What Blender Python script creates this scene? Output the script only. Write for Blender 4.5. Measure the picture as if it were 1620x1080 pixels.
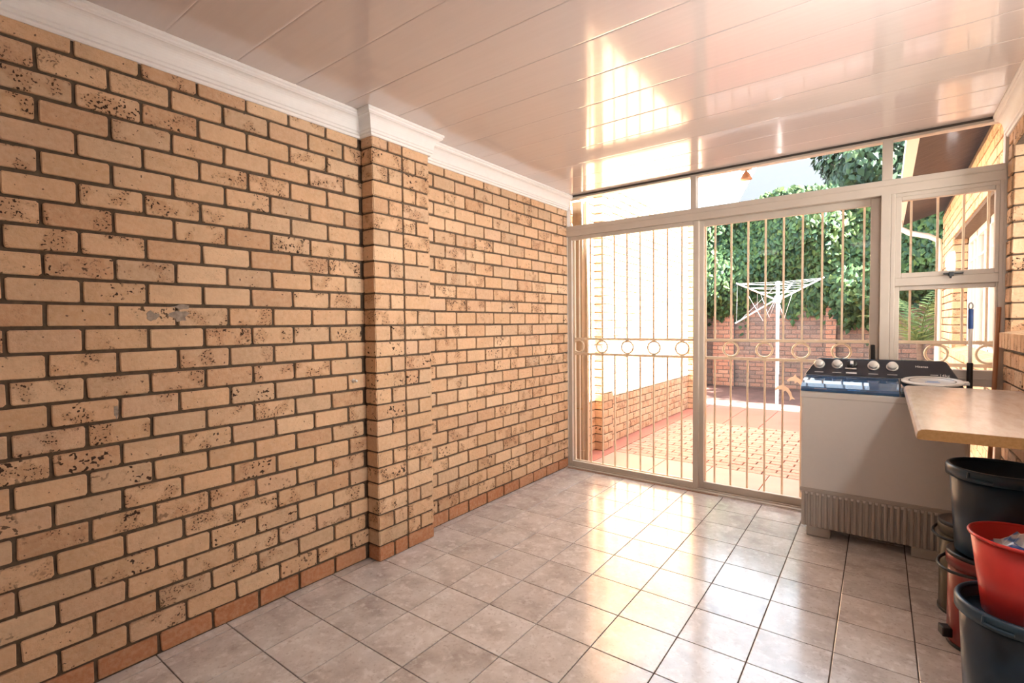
import bpy, bmesh, math, random
from mathutils import Vector, Matrix, Euler
R = random.Random(7)
for o in list(bpy.data.objects): bpy.data.objects.remove(o)
SC = bpy.context.scene
COL = SC.collection
PI = math.pi

# ------------------------------------------------------------------ camera, sky, sun, exposure
cam = bpy.data.cameras.new('camera'); camo = bpy.data.objects.new('camera', cam); COL.objects.link(camo)
cam.sensor_width = 36.0; cam.lens = 36.0 * 784.4351 / 1620.0; cam.clip_start = 0.02; cam.clip_end = 300
r_, u_, f_ = Vector((0.79933432, 0.60080201, -0.01007905)), Vector((-0.01212457, 0.03289676, 0.99938521)), Vector((-0.60076421, 0.7987207, -0.03357997))
m3 = Matrix((r_, u_, -f_)).transposed()
camo.matrix_world = Matrix.Translation((2.482, -4.222, 1.398)) @ m3.to_4x4()
SC.camera = camo
SC.view_settings.view_transform = 'Standard'; SC.view_settings.look = 'None'
SC.view_settings.gamma = 1.0; SC.view_settings.use_curve_mapping = False
SC.view_settings.exposure = 1.06
W = bpy.data.worlds.new('world'); SC.world = W; W.use_nodes = True
bgn = W.node_tree.nodes['Background']; bgn.inputs[0].default_value = (0.74, 0.87, 1.0, 1); bgn.inputs[1].default_value = 3.4
SUN_DIR = Vector((-1.0, 0.05, -0.85))
sl = bpy.data.lights.new('sun', 'SUN'); sl.energy = 44.0; sl.color = (1.0, 0.95, 0.87); sl.angle = math.radians(0.6)
so = bpy.data.objects.new('sun', sl); COL.objects.link(so); so.rotation_euler = SUN_DIR.to_track_quat('-Z', 'Y').to_euler(); so.location = (8, -3, 9)
LAMP_WALL = 86.0      # emission of the opal bulkhead lamp on the right wall
FILL_CEIL = 1.5      # emission of the two fill lamps added behind the camera
HATCH_FILL = 90.0        # added unseen area light shining in through the serving hatch

# ------------------------------------------------------------------ room numbers (metres)
H = 2.625; XR = 3.07; YN = -6.0
CO = 0.0935; BL = 0.2131; PX = 0.105; PY0 = -2.385; PY1 = -1.957
TILE = 0.2829; TX, TY, TROT = 1.1885, -1.4958, 0.0073

# ------------------------------------------------------------------ helpers
class MB:
    def __init__(s): s.v = []; s.f = []; s.sm = []
    def add(s, vs, fs, smooth=False):
        n = len(s.v); s.v += [tuple(v) for v in vs]; s.f += [tuple(i + n for i in f) for f in fs]; s.sm += [smooth] * len(fs); return s
    def box(s, x0, x1, y0, y1, z0, z1):
        return s.add([(x0,y0,z0),(x1,y0,z0),(x1,y1,z0),(x0,y1,z0),(x0,y0,z1),(x1,y0,z1),(x1,y1,z1),(x0,y1,z1)],
                     [(3,2,1,0),(4,5,6,7),(0,1,5,4),(1,2,6,5),(2,3,7,6),(3,0,4,7)])
    def prism(s, poly, axis, a0, a1, smooth=False):
        """poly: 2D outline, extruded along axis ('x': poly=(y,z), 'y': poly=(x,z), 'z': poly=(x,y))"""
        def P(p, a): return {'x': (a, p[0], p[1]), 'y': (p[0], a, p[1]), 'z': (p[0], p[1], a)}[axis]
        n = len(poly)
        return s.add([P(p, a0) for p in poly] + [P(p, a1) for p in poly],
                     [tuple(range(n))[::-1], tuple(range(n, 2*n))] + [(i, (i+1) % n, n + (i+1) % n, n + i) for i in range(n)], smooth)
    def tube(s, pts, r, n=8, closed=False, cap=True):
        pts = [Vector(p) for p in pts]; m = len(pts); rs = r if isinstance(r, (list, tuple)) else [r] * m
        up = None; vs = []
        for i, p in enumerate(pts):
            if closed: t = (pts[(i+1) % m] - pts[i-1])
            else: t = (pts[min(i+1, m-1)] - pts[max(i-1, 0)])
            t.normalize()
            if up is None: up = t.orthogonal().normalized()
            a = (up - t * up.dot(t))
            a = a.normalized() if a.length > 1e-6 else t.orthogonal().normalized()
            up = a; b = t.cross(a)
            for k in range(n):
                c, d = math.cos(2*PI*k/n), math.sin(2*PI*k/n); vs.append(p + (a*c + b*d) * rs[i])
        fs = []
        for i in range(m if closed else m-1):
            j = (i+1) % m
            for k in range(n): fs.append((i*n+k, i*n+(k+1) % n, j*n+(k+1) % n, j*n+k))
        s.add(vs, fs, True)
        if cap and not closed:
            s.add(vs[:n], [tuple(range(n))[::-1]]); s.add(vs[-n:], [tuple(range(n))])
        return s
    def lathe(s, prof, n=40, c=(0,0,0), smooth=True, closed=False):
        vs = [(c[0]+r*math.cos(2*PI*k/n), c[1]+r*math.sin(2*PI*k/n), c[2]+z) for r, z in prof for k in range(n)]
        m = len(prof); fs = []
        for i in range(m if closed else m-1):
            j = (i+1) % m
            for k in range(n): fs.append((i*n+k, i*n+(k+1) % n, j*n+(k+1) % n, j*n+k))
        if not closed:
            if prof[0][0] > 1e-6: fs.append(tuple(range(n))[::-1])
            if prof[-1][0] > 1e-6: fs.append(tuple(range((m-1)*n, m*n)))
        return s.add(vs, fs, smooth)
    def mesh(s, name):
        me = bpy.data.meshes.new(name); me.from_pydata(s.v, [], s.f); me.update()
        me.polygons.foreach_set('use_smooth', s.sm); return me
    def build(s, name, mat, parent=None, loc=(0,0,0), rot=(0,0,0), bevel=0, segs=2, fix=True):
        me = s.mesh(name)
        if fix:
            bm = bmesh.new(); bm.from_mesh(me); bmesh.ops.recalc_face_normals(bm, faces=bm.faces); bm.to_mesh(me); bm.free()
        me.materials.append(mat); o = bpy.data.objects.new(name, me); COL.objects.link(o)
        o.location = loc; o.rotation_euler = rot
        if parent: o.parent = parent
        if bevel:
            b = o.modifiers.new('bevel', 'BEVEL'); b.width = bevel; b.segments = segs; b.limit_method = 'ANGLE'; b.angle_limit = math.radians(35)
        return o
def tag(o, label=None, cat=None, group=None, kind=None):
    if label: o['label'] = label
    if cat: o['category'] = cat
    if group: o['group'] = group
    if kind: o['kind'] = kind
    return o
def empty(name, label=None, cat=None, loc=(0,0,0), rotz=0, group=None, kind=None):
    o = bpy.data.objects.new(name, None); COL.objects.link(o); o.location = loc; o.rotation_euler = (0, 0, rotz); o.empty_display_size = .1
    return tag(o, label, cat, group, kind)
def link(name, me, parent, loc, rot=(0,0,0)):
    o = bpy.data.objects.new(name, me); COL.objects.link(o); o.parent = parent; o.location = loc; o.rotation_euler = rot; return o
def seg(mb, p, q, w, d=None):
    return mb.tube([p, q], w)

# ------------------------------------------------------------------ materials
def new_mat(name):
    m = bpy.data.materials.new(name); m.use_nodes = True; nt = m.node_tree
    return m, nt, nt.nodes['Principled BSDF']
def N(nt, t, **kw):
    n = nt.nodes.new(t)
    for k, v in kw.items():
        if k in n.bl_rna.properties: setattr(n, k, v)
        else: n.inputs[k].default_value = v
    return n
def mathn(nt, op, a, b=None, clamp=False):
    n = nt.nodes.new('ShaderNodeMath'); n.operation = op; n.use_clamp = clamp
    for i, x in enumerate((a, b)):
        if x is None: continue
        if isinstance(x, (int, float)): n.inputs[i].default_value = x
        else: nt.links.new(x, n.inputs[i])
    return n.outputs[0]
def ramp(nt, fac, stops):
    n = nt.nodes.new('ShaderNodeValToRGB'); e = n.color_ramp.elements
    while len(e) < len(stops): e.new(0.5)
    for i, (p, c) in enumerate(stops):
        e[i].position = p; e[i].color = (c, c, c, 1) if isinstance(c, (int, float)) else (*c, 1)
    nt.links.new(fac, n.inputs[0]); return n.outputs[0]
def mixc(nt, fac, a, b, blend='MIX'):
    n = nt.nodes.new('ShaderNodeMix'); n.data_type = 'RGBA'; n.blend_type = blend
    for i, x in ((0, fac), (6, a), (7, b)):
        if isinstance(x, (int, float)): n.inputs[i].default_value = x
        elif isinstance(x, tuple): n.inputs[i].default_value = (*x, 1)
        else: nt.links.new(x, n.inputs[i])
    return n.outputs[2]
def noise(nt, vec, scale, detail=4, rough=.55):
    n = N(nt, 'ShaderNodeTexNoise'); n.inputs['Scale'].default_value = scale; n.inputs['Detail'].default_value = detail; n.inputs['Roughness'].default_value = rough
    nt.links.new(vec, n.inputs['Vector']); return n.outputs[0]
def bump(nt, bs, h, strength, dist=.004):
    b = N(nt, 'ShaderNodeBump'); b.inputs['Strength'].default_value = strength; b.inputs['Distance'].default_value = dist
    nt.links.new(h, b.inputs['Height']); nt.links.new(b.outputs[0], bs.inputs['Normal'])
def simple(name, col, rough=.5, metal=0, var=.06, nscale=30, bumpst=0, coat=0, spec=.5, emit=0):
    m, nt, bs = new_mat(name)
    tc = N(nt, 'ShaderNodeTexCoord').outputs['Object']
    nz = noise(nt, tc, nscale)
    c = ramp(nt, nz, [(.25, tuple(max(0, x*(1-var)) for x in col)), (.75, tuple(min(1, x*(1+var)) for x in col))])
    nt.links.new(c, bs.inputs['Base Color'])
    bs.inputs['Roughness'].default_value = rough; bs.inputs['Metallic'].default_value = metal
    bs.inputs['Coat Weight'].default_value = coat; bs.inputs['Specular IOR Level'].default_value = spec
    if bumpst: bump(nt, bs, nz, bumpst)
    if emit:
        bs.inputs['Emission Color'].default_value = (*col, 1); bs.inputs['Emission Strength'].default_value = emit
    return m
def rnd_coord(nt, k=41.0):
    oi = N(nt, 'ShaderNodeObjectInfo').outputs['Random']; gi = N(nt, 'ShaderNodeNewGeometry').outputs['Random Per Island']
    rnd = mathn(nt, 'FRACT', mathn(nt, 'ADD', oi, gi))
    tc = N(nt, 'ShaderNodeTexCoord').outputs['Object']
    cx = N(nt, 'ShaderNodeCombineXYZ')
    for i, kk in enumerate((k, k*1.7, k*.6)): nt.links.new(mathn(nt, 'MULTIPLY', rnd, kk), cx.inputs[i])
    va = N(nt, 'ShaderNodeVectorMath'); va.operation = 'ADD'; nt.links.new(tc, va.inputs[0]); nt.links.new(cx.outputs[0], va.inputs[1])
    return rnd, va.outputs[0]
def brick_mat(name, tones, spot=(.05, .026, .014), halo=(.36, .17, .075), spots=True, rough=.8, grime=(.30, .22, .14)):
    m, nt, bs = new_mat(name); rnd, vec = rnd_coord(nt)
    base = ramp(nt, rnd, [(i/(len(tones)-1), t) for i, t in enumerate(tones)])
    n1 = noise(nt, vec, 9, 5, .6)
    base = mixc(nt, ramp(nt, n1, [(.45, 0.0), (.80, .30)]), base, grime)
    n2 = noise(nt, vec, 55, 3)
    base = mixc(nt, ramp(nt, n2, [(.3, .16), (.6, 0.0)]), base, (.9, .74, .54))
    if spots:
        gate = ramp(nt, mathn(nt, 'FRACT', mathn(nt, 'MULTIPLY', rnd, 17.3)), [(.42, 0.0), (.62, 1.0)])
        cl = ramp(nt, noise(nt, vec, 13, 1), [(.5, 0.0), (.6, 1.0)])
        zone = mathn(nt, 'MULTIPLY', gate, cl)
        sp = mathn(nt, 'MULTIPLY', ramp(nt, noise(nt, vec, 120, 1.5, .5), [(.585, 0.0), (.635, 1.0)]), zone)
        few = ramp(nt, noise(nt, vec, 70, 1, .5), [(.735, 0.0), (.76, .8)])
        g2 = ramp(nt, mathn(nt, 'FRACT', mathn(nt, 'MULTIPLY', rnd, 29.7)), [(.83, 0.0), (.87, 1.0)])
        big = mathn(nt, 'MULTIPLY', ramp(nt, noise(nt, vec, 62, 1, .5), [(.60, 0.0), (.64, 1.0)]), mathn(nt, 'MULTIPLY', g2, ramp(nt, noise(nt, vec, 10, 1), [(.46, 0.0), (.54, 1.0)])))
        few = mathn(nt, 'MAXIMUM', few, big)
        crack = ramp(nt, mathn(nt, 'ABSOLUTE', mathn(nt, 'SUBTRACT', noise(nt, vec, 26, 3, .6), .5)), [(.0, .32), (.012, 0.0)])
        base = mixc(nt, mathn(nt, 'MULTIPLY', crack, ramp(nt, mathn(nt, 'FRACT', mathn(nt, 'MULTIPLY', rnd, 11.1)), [(.4, 0.0), (.6, 1.0)])), base, (.28, .15, .07))
        base = mixc(nt, mathn(nt, 'MULTIPLY', zone, .34), base, halo)
        base = mixc(nt, mathn(nt, 'MAXIMUM', sp, few), base, spot)
        hgt = mathn(nt, 'SUBTRACT', n2, mathn(nt, 'MULTIPLY', sp, .8))
    else: hgt = n2
    nt.links.new(base, bs.inputs['Base Color']); bs.inputs['Roughness'].default_value = rough; bs.inputs['Specular IOR Level'].default_value = .35
    bump(nt, bs, hgt, .75, .005); return m
def tile_mat():
    m, nt, bs = new_mat('floor_tile'); rnd, vec = rnd_coord(nt, 23.0)
    n0 = noise(nt, vec, 5, 6, .62); n1 = noise(nt, vec, 22, 5, .6); n2 = noise(nt, vec, 60, 4, .6)
    c = ramp(nt, n0, [(.30, (.45, .40, .375)), (.48, (.61, .565, .54)), (.68, (.72, .685, .665))])
    c = mixc(nt, ramp(nt, n1, [(.52, 0.0), (.66, .6)]), c, (.82, .795, .78))
    c = mixc(nt, ramp(nt, n2, [(.56, 0.0), (.70, .5)]), c, (.38, .31, .27))
    tone = ramp(nt, rnd, [(0, .9), (1, 1.06)])
    c = mixc(nt, 1.0, c, tone, 'MULTIPLY')
    nt.links.new(c, bs.inputs['Base Color'])
    nt.links.new(ramp(nt, n1, [(.3, .16), (.7, .27)]), bs.inputs['Roughness'])
    bs.inputs['Specular IOR Level'].default_value = .6; bs.inputs['Coat Weight'].default_value = .6; bs.inputs['Coat Roughness'].default_value = .12; bs.inputs['Coat IOR'].default_value = 1.6
    bump(nt, bs, n1, .10, .002); return m
def ceiling_mat():
    m, nt, bs = new_mat('pvc_ceiling_panel')
    tc = N(nt, 'ShaderNodeTexCoord').outputs['Object']
    mp = N(nt, 'ShaderNodeMapping'); mp.inputs['Scale'].default_value = (1.2, 40, 40); nt.links.new(tc, mp.inputs[0])
    st = noise(nt, mp.outputs[0], 1.0, 4)
    nt.links.new(ramp(nt, st, [(.3, (.66, .60, .585)), (.7, (.69, .63, .615))]), bs.inputs['Base Color'])
    bs.inputs['Roughness'].default_value = .13; bs.inputs['IOR'].default_value = 1.52
    bs.inputs['Coat Weight'].default_value = .5; bs.inputs['Coat Roughness'].default_value = .06
    mp2 = N(nt, 'ShaderNodeMapping'); mp2.inputs['Scale'].default_value = (.8, 14, 14); nt.links.new(tc, mp2.inputs[0])
    bump(nt, bs, noise(nt, mp2.outputs[0], 1.0, 2), .08, .004); return m
def glass_mat(name='pane_glass', tint=(1, 1, 1), ior=1.45):
    m = bpy.data.materials.new(name); m.use_nodes = True; nt = m.node_tree; nt.nodes.clear()
    out = N(nt, 'ShaderNodeOutputMaterial'); tr = N(nt, 'ShaderNodeBsdfTransparent'); gl = N(nt, 'ShaderNodeBsdfGlossy'); mx = N(nt, 'ShaderNodeMixShader'); fr = N(nt, 'ShaderNodeFresnel')
    tr.inputs[0].default_value = (*tint, 1); gl.inputs['Roughness'].default_value = .02; fr.inputs[0].default_value = ior
    fac = mathn(nt, 'MULTIPLY', fr.outputs[0], .6)
    nt.links.new(fac, mx.inputs[0]); nt.links.new(tr.outputs[0], mx.inputs[1]); nt.links.new(gl.outputs[0], mx.inputs[2]); nt.links.new(mx.outputs[0], out.inputs[0]); return m
def leaf_mat(name, cols, rough=.45):
    m, nt, bs = new_mat(name)
    gi = N(nt, 'ShaderNodeNewGeometry').outputs['Random Per Island']
    nt.links.new(ramp(nt, gi, [(i/(len(cols)-1), c) for i, c in enumerate(cols)]), bs.inputs['Base Color'])
    bs.inputs['Roughness'].default_value = .6; bs.inputs['Specular IOR Level'].default_value = .25
    bs.inputs['Transmission Weight'].default_value = 0
    bs.inputs['Subsurface Weight'].default_value = 0
    return m
def wood_mat(name, c0, c1, scale=(2, 2, 25), rough=.5):
    m, nt, bs = new_mat(name); tc = N(nt, 'ShaderNodeTexCoord').outputs['Object']
    mp = N(nt, 'ShaderNodeMapping'); mp.inputs['Scale'].default_value = scale; nt.links.new(tc, mp.inputs[0])
    nz = noise(nt, mp.outputs[0], 3, 5, .6)
    nt.links.new(ramp(nt, nz, [(.3, c0), (.7, c1)]), bs.inputs['Base Color']); bs.inputs['Roughness'].default_value = rough
    bump(nt, bs, nz, .1, .002); return m

M = {}
CREAM = [(.60, .380, .220), (.70, .468, .290), (.655, .410, .242), (.74, .51, .325), (.57, .385, .245), (.71, .458, .278), (.56, .335, .192), (.68, .46, .305)]
M['brick'] = brick_mat('cream_face_brick', CREAM)
M['brick_pale'] = brick_mat('sunlit_cream_brick', [(.72, .58, .42), (.78, .65, .48), (.75, .60, .43)], spots=False, grime=(.62, .48, .33))  # lighter copy of the cream brick, sun glare put into its colour
M['brick_red'] = brick_mat('polish_stained_brick', [(.46, .205, .10), (.52, .26, .14), (.44, .18, .08), (.50, .23, .115)], spots=False, grime=(.30, .11, .05))
M['clinker'] = brick_mat('clinker_brick', [(.20, .11, .085), (.27, .145, .105), (.15, .095, .08), (.21, .14, .115), (.29, .14, .095)], spots=False, grime=(.09, .065, .06))
M['redbrick'] = brick_mat('red_brick', [(.36, .15, .095), (.40, .19, .12), (.32, .13, .08), (.42, .24, .16)], spots=False, grime=(.24, .11, .08))
M['paver'] = brick_mat('paver_brick', [(.38, .185, .135), (.43, .22, .16), (.39, .18, .13), (.45, .245, .18)], spots=False, grime=(.33, .17, .125))
M['mortar'] = simple('mortar', (.115, .082, .055), .95, var=.35, nscale=40, bumpst=.5)
M['mortar_light'] = simple('grey_mortar', (.16, .14, .125), .95, var=.3, nscale=40, bumpst=.5)
M['mortar_ext'] = simple('brown_mortar', (.20, .145, .10), .95, var=.3, nscale=40, bumpst=.5)
M['joint'] = simple('paving_joint', (.10, .045, .03), .95, var=.3)
M['tile'] = tile_mat(); M['grout'] = simple('tile_grout', (.085, .065, .055), .9, var=.3)
M['ceiling'] = ceiling_mat()
M['cornice'] = simple('cornice_white', (.86, .85, .84), .45, var=.02)
M['alu'] = simple('taupe_aluminium', (.56, .50, .435), .38, var=.04, nscale=8)
M['gasket'] = simple('dark_gasket', (.05, .04, .032), .6)
M['gate'] = simple('cream_gate_paint', (.78, .64, .47), .45, var=.06)
M['glass'] = glass_mat()
M['black'] = simple('black_plastic', (.012, .012, .013), .35)
M['roofslab'] = simple('roof_slab', (.5, .42, .33), .9)
M['soffit'] = simple('cream_soffit', (.70, .56, .36), .8)
M['plaster'] = simple('white_plaster', (.78, .74, .68), .9, var=.03, bumpst=.1)
M['white'] = simple('white_paint', (.82, .80, .77), .4, var=.02)
M['lamp'] = simple('opal_lamp_wall', (1, .98, .95), .4, emit=LAMP_WALL, var=0)
M['fillc'] = simple('fill_lamp_ceiling', (.95, .98, 1.0), .4, emit=FILL_CEIL, var=0)

# ------------------------------------------------------------------ brick builder
RB = random.Random(11)
def ring_brick(L, Hh, proud, rng, rad=.007, jit=.0018):
    """stretcher face pointing to local -Y; joint plane at y=0"""
    pts = []
    for cx, cz, a0 in ((L/2-rad, Hh/2-rad, 0), (-L/2+rad, Hh/2-rad, 90), (-L/2+rad, -Hh/2+rad, 180), (L/2-rad, -Hh/2+rad, 270)):
        for k in (0, 45, 90):
            a = math.radians(a0+k); pts.append((cx+rad*math.cos(a)+rng.uniform(-jit, jit), cz+rad*math.sin(a)+rng.uniform(-jit, jit)))
    n = len(pts); v = [(x, .004, z) for x, z in pts] + [(x, -proud+.003, z) for x, z in pts]
    sx, sz = (L-.006)/L, (Hh-.006)/Hh
    v += [(x*sx, -proud+rng.uniform(-.0008, .0008), z*sz) for x, z in pts]
    f = []
    for i in range(n):
        j = (i+1) % n; f.append((i, n+i, n+j, j)); f.append((n+i, 2*n+i, 2*n+j, n+j))
    f.append(tuple(range(2*n, 3*n))[::-1])
    return v, f
BCACHE = {}
def brick_mesh(L, Hh, proud, mat, rng):
    key = (round(L, 2), round(Hh, 3), proud, mat.name, rng.randrange(6) if L > .15 else rng.randrange(2))
    if key not in BCACHE:
        v, f = ring_brick(round(L, 2) if abs(L-round(L, 2)) < .0001 else L, Hh, proud, rng)
        mb = MB().add(v, [q[::-1] for q in f]); me = mb.mesh('brick'); me.materials.append(mat); BCACHE[key] = (me, L)
    return BCACHE[key]
ROT = {'+X': PI/2, '-X': -PI/2, '-Y': 0.0, '+Y': PI}
def brick_wall(parent, face, plane, a0, a1, rows, z0=0.0, co=CO, bl=BL, off=lambda r: (r % 2)*.5*BL, holes=(), mat=None, matfn=None, proud=.011, joint=.013, want=lambda a, z: True, limit=300, name='brick', rest='brick_rest', restlabel=None):
    rz = ROT[face]; cand = []
    for r in range(rows):
        zc = z0 + (r+.5)*co; o = off(r); k = math.floor((a0-o)/bl)
        while o + k*bl < a1:
            s, e = max(o+k*bl+joint/2, a0), min(o+(k+1)*bl-joint/2, a1); k += 1
            pcs = [(s, e)]
            for h0, h1, hz0, hz1 in holes:
                if hz0 < zc < hz1:
                    nx = []
                    for p, q in pcs:
                        if q <= h0 or p >= h1: nx.append((p, q)); continue
                        if p < h0: nx.append((p, h0))
                        if q > h1: nx.append((h1, q))
                    pcs = nx
            for p, q in pcs:
                if q-p > .022: cand.append((p, q, zc, r))
    parts = [c for c in cand if want((c[0]+c[1])/2, c[2])]
    lim = set(id(c) for c in parts[:limit]); stuff = MB(); n = 0
    for c in cand:
        p, q, zc, r = c; mt = (matfn(r) if matfn else None) or mat
        a = (p+q)/2; d = RB.uniform(-.0018, .0018)
        pos = {'+X': (plane+d, a, zc), '-X': (plane+d, a, zc), '-Y': (a, plane+d, zc), '+Y': (a, plane+d, zc)}[face]
        if id(c) in lim:
            me, L = brick_mesh(q-p, co-joint, proud, mt, RB)
            o = link(name, me, parent, pos, (RB.uniform(-.006, .006), RB.uniform(-.006, .006), rz)); o.scale = ((q-p)/L, 1, 1); n += 1
        else:
            v, f = ring_brick(q-p, co-joint, proud, RB)
            mtx = Matrix.Translation(pos) @ Matrix.Rotation(rz, 4, 'Z')
            stuff.add([mtx @ Vector(x) for x in v], [t[::-1] for t in f])
    if stuff.v:
        o = stuff.build(rest, mat, parent, fix=False); o['kind'] = 'stuff'
        if restlabel: o['label'] = restlabel
    return n

# ------------------------------------------------------------------ floor, tiles
floor = MB().box(-.3, XR+.25, YN-.2, .03, -.12, -.006).build('floor', M['grout']); tag(floor, 'glossy stone-look ceramic tile floor of the room', kind='structure')
def clip(poly, x0, x1, y0, y1):
    for ax, lim, sgn in ((0, x0, 1), (0, x1, -1), (1, y0, 1), (1, y1, -1)):
        out = []
        for i in range(len(poly)):
            p, q = poly[i-1], poly[i]; dp, dq = (p[ax]-lim)*sgn, (q[ax]-lim)*sgn
            if (dp >= 0) != (dq >= 0):
                t = dp/(dp-dq); out.append((p[0]+(q[0]-p[0])*t, p[1]+(q[1]-p[1])*t))
            if dq >= 0: out.append(q)
        poly = out
        if len(poly) < 3: return []
    return poly
ca, sa = math.cos(TROT), math.sin(TROT); TMESH = {}
for l in range(-6, 8):
    for r in range(-7, 18):
        gx, gy = (l+.5)*TILE, -(r+.5)*TILE; c = (TX+gx*ca-gy*sa, TY+gx*sa+gy*ca); hs = TILE/2-.0024
        corners = [(c[0]+a*ca-b*sa, c[1]+a*sa+b*ca) for a, b in ((-hs,-hs),(hs,-hs),(hs,hs),(-hs,hs))]
        cl = clip(corners, .004, XR-.004, YN+.02, -.05)
        if len(cl) < 3: continue
        area = .5*abs(sum(cl[i-1][0]*cl[i][1]-cl[i][0]*cl[i-1][1] for i in range(len(cl))))
        if area < .0012: continue
        full = area > .999*(2*hs)**2
        if full and 'm' in TMESH: me = TMESH['m']
        else:
            loc = [(x-c[0], y-c[1]) for x, y in cl] if not full else [(a*ca-b*sa, a*sa+b*ca) for a, b in ((-hs,-hs),(hs,-hs),(hs,hs),(-hs,hs))]
            cx_ = sum(p[0] for p in loc)/len(loc); cy_ = sum(p[1] for p in loc)/len(loc)
            n = len(loc); ins = [(cx_+(x-cx_)*.99, cy_+(y-cy_)*.99) for x, y in loc]
            mb = MB().add([(x, y, -.008) for x, y in loc]+[(x, y, -.0008) for x, y in loc]+[(x, y, 0) for x, y in ins],
                [(i, (i+1) % n, n+(i+1) % n, n+i) for i in range(n)]+[(n+i, n+(i+1) % n, 2*n+(i+1) % n, 2*n+i) for i in range(n)]+[tuple(range(2*n, 3*n))])
            me = mb.mesh('tile'); me.materials.append(M['tile'])
            if full: TMESH['m'] = me
        link('tile', me, floor, (c[0], c[1], R.uniform(-.0004, .0003)), (R.uniform(-.0012, .0012), R.uniform(-.0012, .0012), 0))
MB().box(0.03, 1.42, -.075, -.02, -.006, .002).build('floor_sill_strip', simple('rust_sill', (.30, .13, .06), .7), floor)

# ------------------------------------------------------------------ left wall, in two bays with the pilaster between
red0 = lambda r: M['brick_red'] if r == 0 else None
wl = MB().box(-.22, 0, YN-.2, PY0, -.1, H+.02).build('wall_left', M['mortar']); tag(wl, 'cream speckled face-brick wall bay nearest the camera, left of the pilaster', kind='structure')
brick_wall(wl, '+X', 0, YN, PY0-.004, 28, off=lambda r: -3.793 + (0 if r % 2 else .5*BL), mat=M['brick'], matfn=red0, want=lambda a, z: a > -4.45, restlabel='cream face bricks')
M['smear'] = simple('grey_mortar_smear', (.33, .27, .22), .9, var=.35, nscale=60, bumpst=.8)
def smear(y, z, w, h, seed):
    rg = random.Random(seed); n = 14; pts = []
    for k in range(n):
        a = 2*PI*k/n; q = rg.uniform(.55, 1.1); pts.append((y+w/2*q*math.cos(a), z+h/2*q*math.sin(a)))
    MB().prism(pts, 'x', .004, .0142).build('mortar_smear', M['smear'], wl)
for a in ((-3.36, 1.452, .09, .055, 1), (-3.46, 1.450, .05, .05, 2), (-3.35, 1.492, .08, .026, 3), (-3.593, 1.066, .018, .075, 4)): smear(*a)
MB().lathe([(.010, 0), (.012, .006), (.006, .010), (.005, .03), (.008, .034), (0, .036)], 14).build('wall_plug', M['white'], wl, (.009, -2.479, 1.082), (0, PI/2, 0))
wf = MB().box(-.22, 0, PY1, .02, -.1, H+.02).build('wall_left_far', M['mortar']); tag(wf, 'cream face-brick wall bay between the pilaster and the sliding door', kind='structure')
brick_wall(wf, '+X', 0, PY1+.002, -.035, 28, off=lambda r: -.851 + (.5*BL if r % 2 else 0), mat=M['brick'], matfn=red0)
pil = MB().box(-.22, PX, PY0, PY1, -.1, H+.02).build('wall_pilaster', M['mortar']); tag(pil, 'projecting cream face-brick pilaster in the middle of the left wall', kind='structure')
# pilaster: two stacked columns of bricks, corner bricks wrap round the near side
for r in range(28):
    z = (r+.5)*CO; mt = M['brick_red'] if r == 0 else M['brick']; j = .011; hh = (CO-j)/2; p = .010
    mid = (PY0+PY1)/2
    colA = [(PY0-p, mid-j/2)] if r % 2 else [(PY0-p, PY0+BL*.5-j/2), (PY0+BL*.5+j/2, mid-j/2)]
    colB = [(mid+j/2, mid+BL*.5-j/2), (mid+BL*.5+j/2, PY1+.004)] if r % 2 else [(mid+j/2, PY1+.004)]
    for i, (a, b) in enumerate(colA+colB):
        d = RB.uniform(-.0015, .0015)
        if i == 0:
            key = ('corner', r % 2, mt.name, RB.randrange(3))
            if key not in BCACHE:
                mb = MB().box(.012-PX/2, PX/2+p, -(b-a)/2, (b-a)/2, -hh, hh); me = mb.mesh('brick')
                bm = bmesh.new(); bm.from_mesh(me); bmesh.ops.bevel(bm, geom=bm.edges[:], offset=.0045, segments=2, affect='EDGES'); bm.to_mesh(me); bm.free()
                me.materials.append(mt); BCACHE[key] = me
            link('brick', BCACHE[key], pil, (PX/2+d*.5, (a+b)/2, z), (0, 0, RB.uniform(-.006, .006)))
        else:
            me, L = brick_mesh(b-a, CO-j, p, mt, RB); o = link('brick', me, pil, (PX+d, (a+b)/2, z), (0, 0, PI/2)); o.scale = ((b-a)/L, 1, 1)

# ------------------------------------------------------------------ right wall with serving hatch over a brick sill
HY0, HY1, HZ0, HZ1 = -2.05, -.16, 1.215, 2.40
wr = MB().box(XR, XR+.11, YN-.2, HY0, -.1, H+.02).box(XR, XR+.11, HY1, .03, -.1, H+.02).box(XR, XR+.11, HY0, HY1, -.1, HZ0).box(XR, XR+.11, HY0, HY1, HZ1, H+.02).build('wall_right', M['mortar'])
tag(wr, 'cream face-brick right wall with a serving hatch opening', kind='structure')
brick_wall(wr, '-X', XR, YN, -.035, 28, off=lambda r: -.035-(.5*BL if r % 2 else 0), holes=[(HY0, HY1, HZ0, HZ1+.11)], mat=M['brick'], matfn=red0, want=lambda a, z: a > -2.2, restlabel='cream face bricks')
for r in range(13, 26):      # reveal bricks facing the camera
    me, L = brick_mesh(.118, CO-.011, .010, M['brick'], RB); o = link('brick', me, wr, (XR+.054, HY1, (r+.5)*CO), (0, 0, 0)); o.scale = (.118/L, 1, 1)
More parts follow.
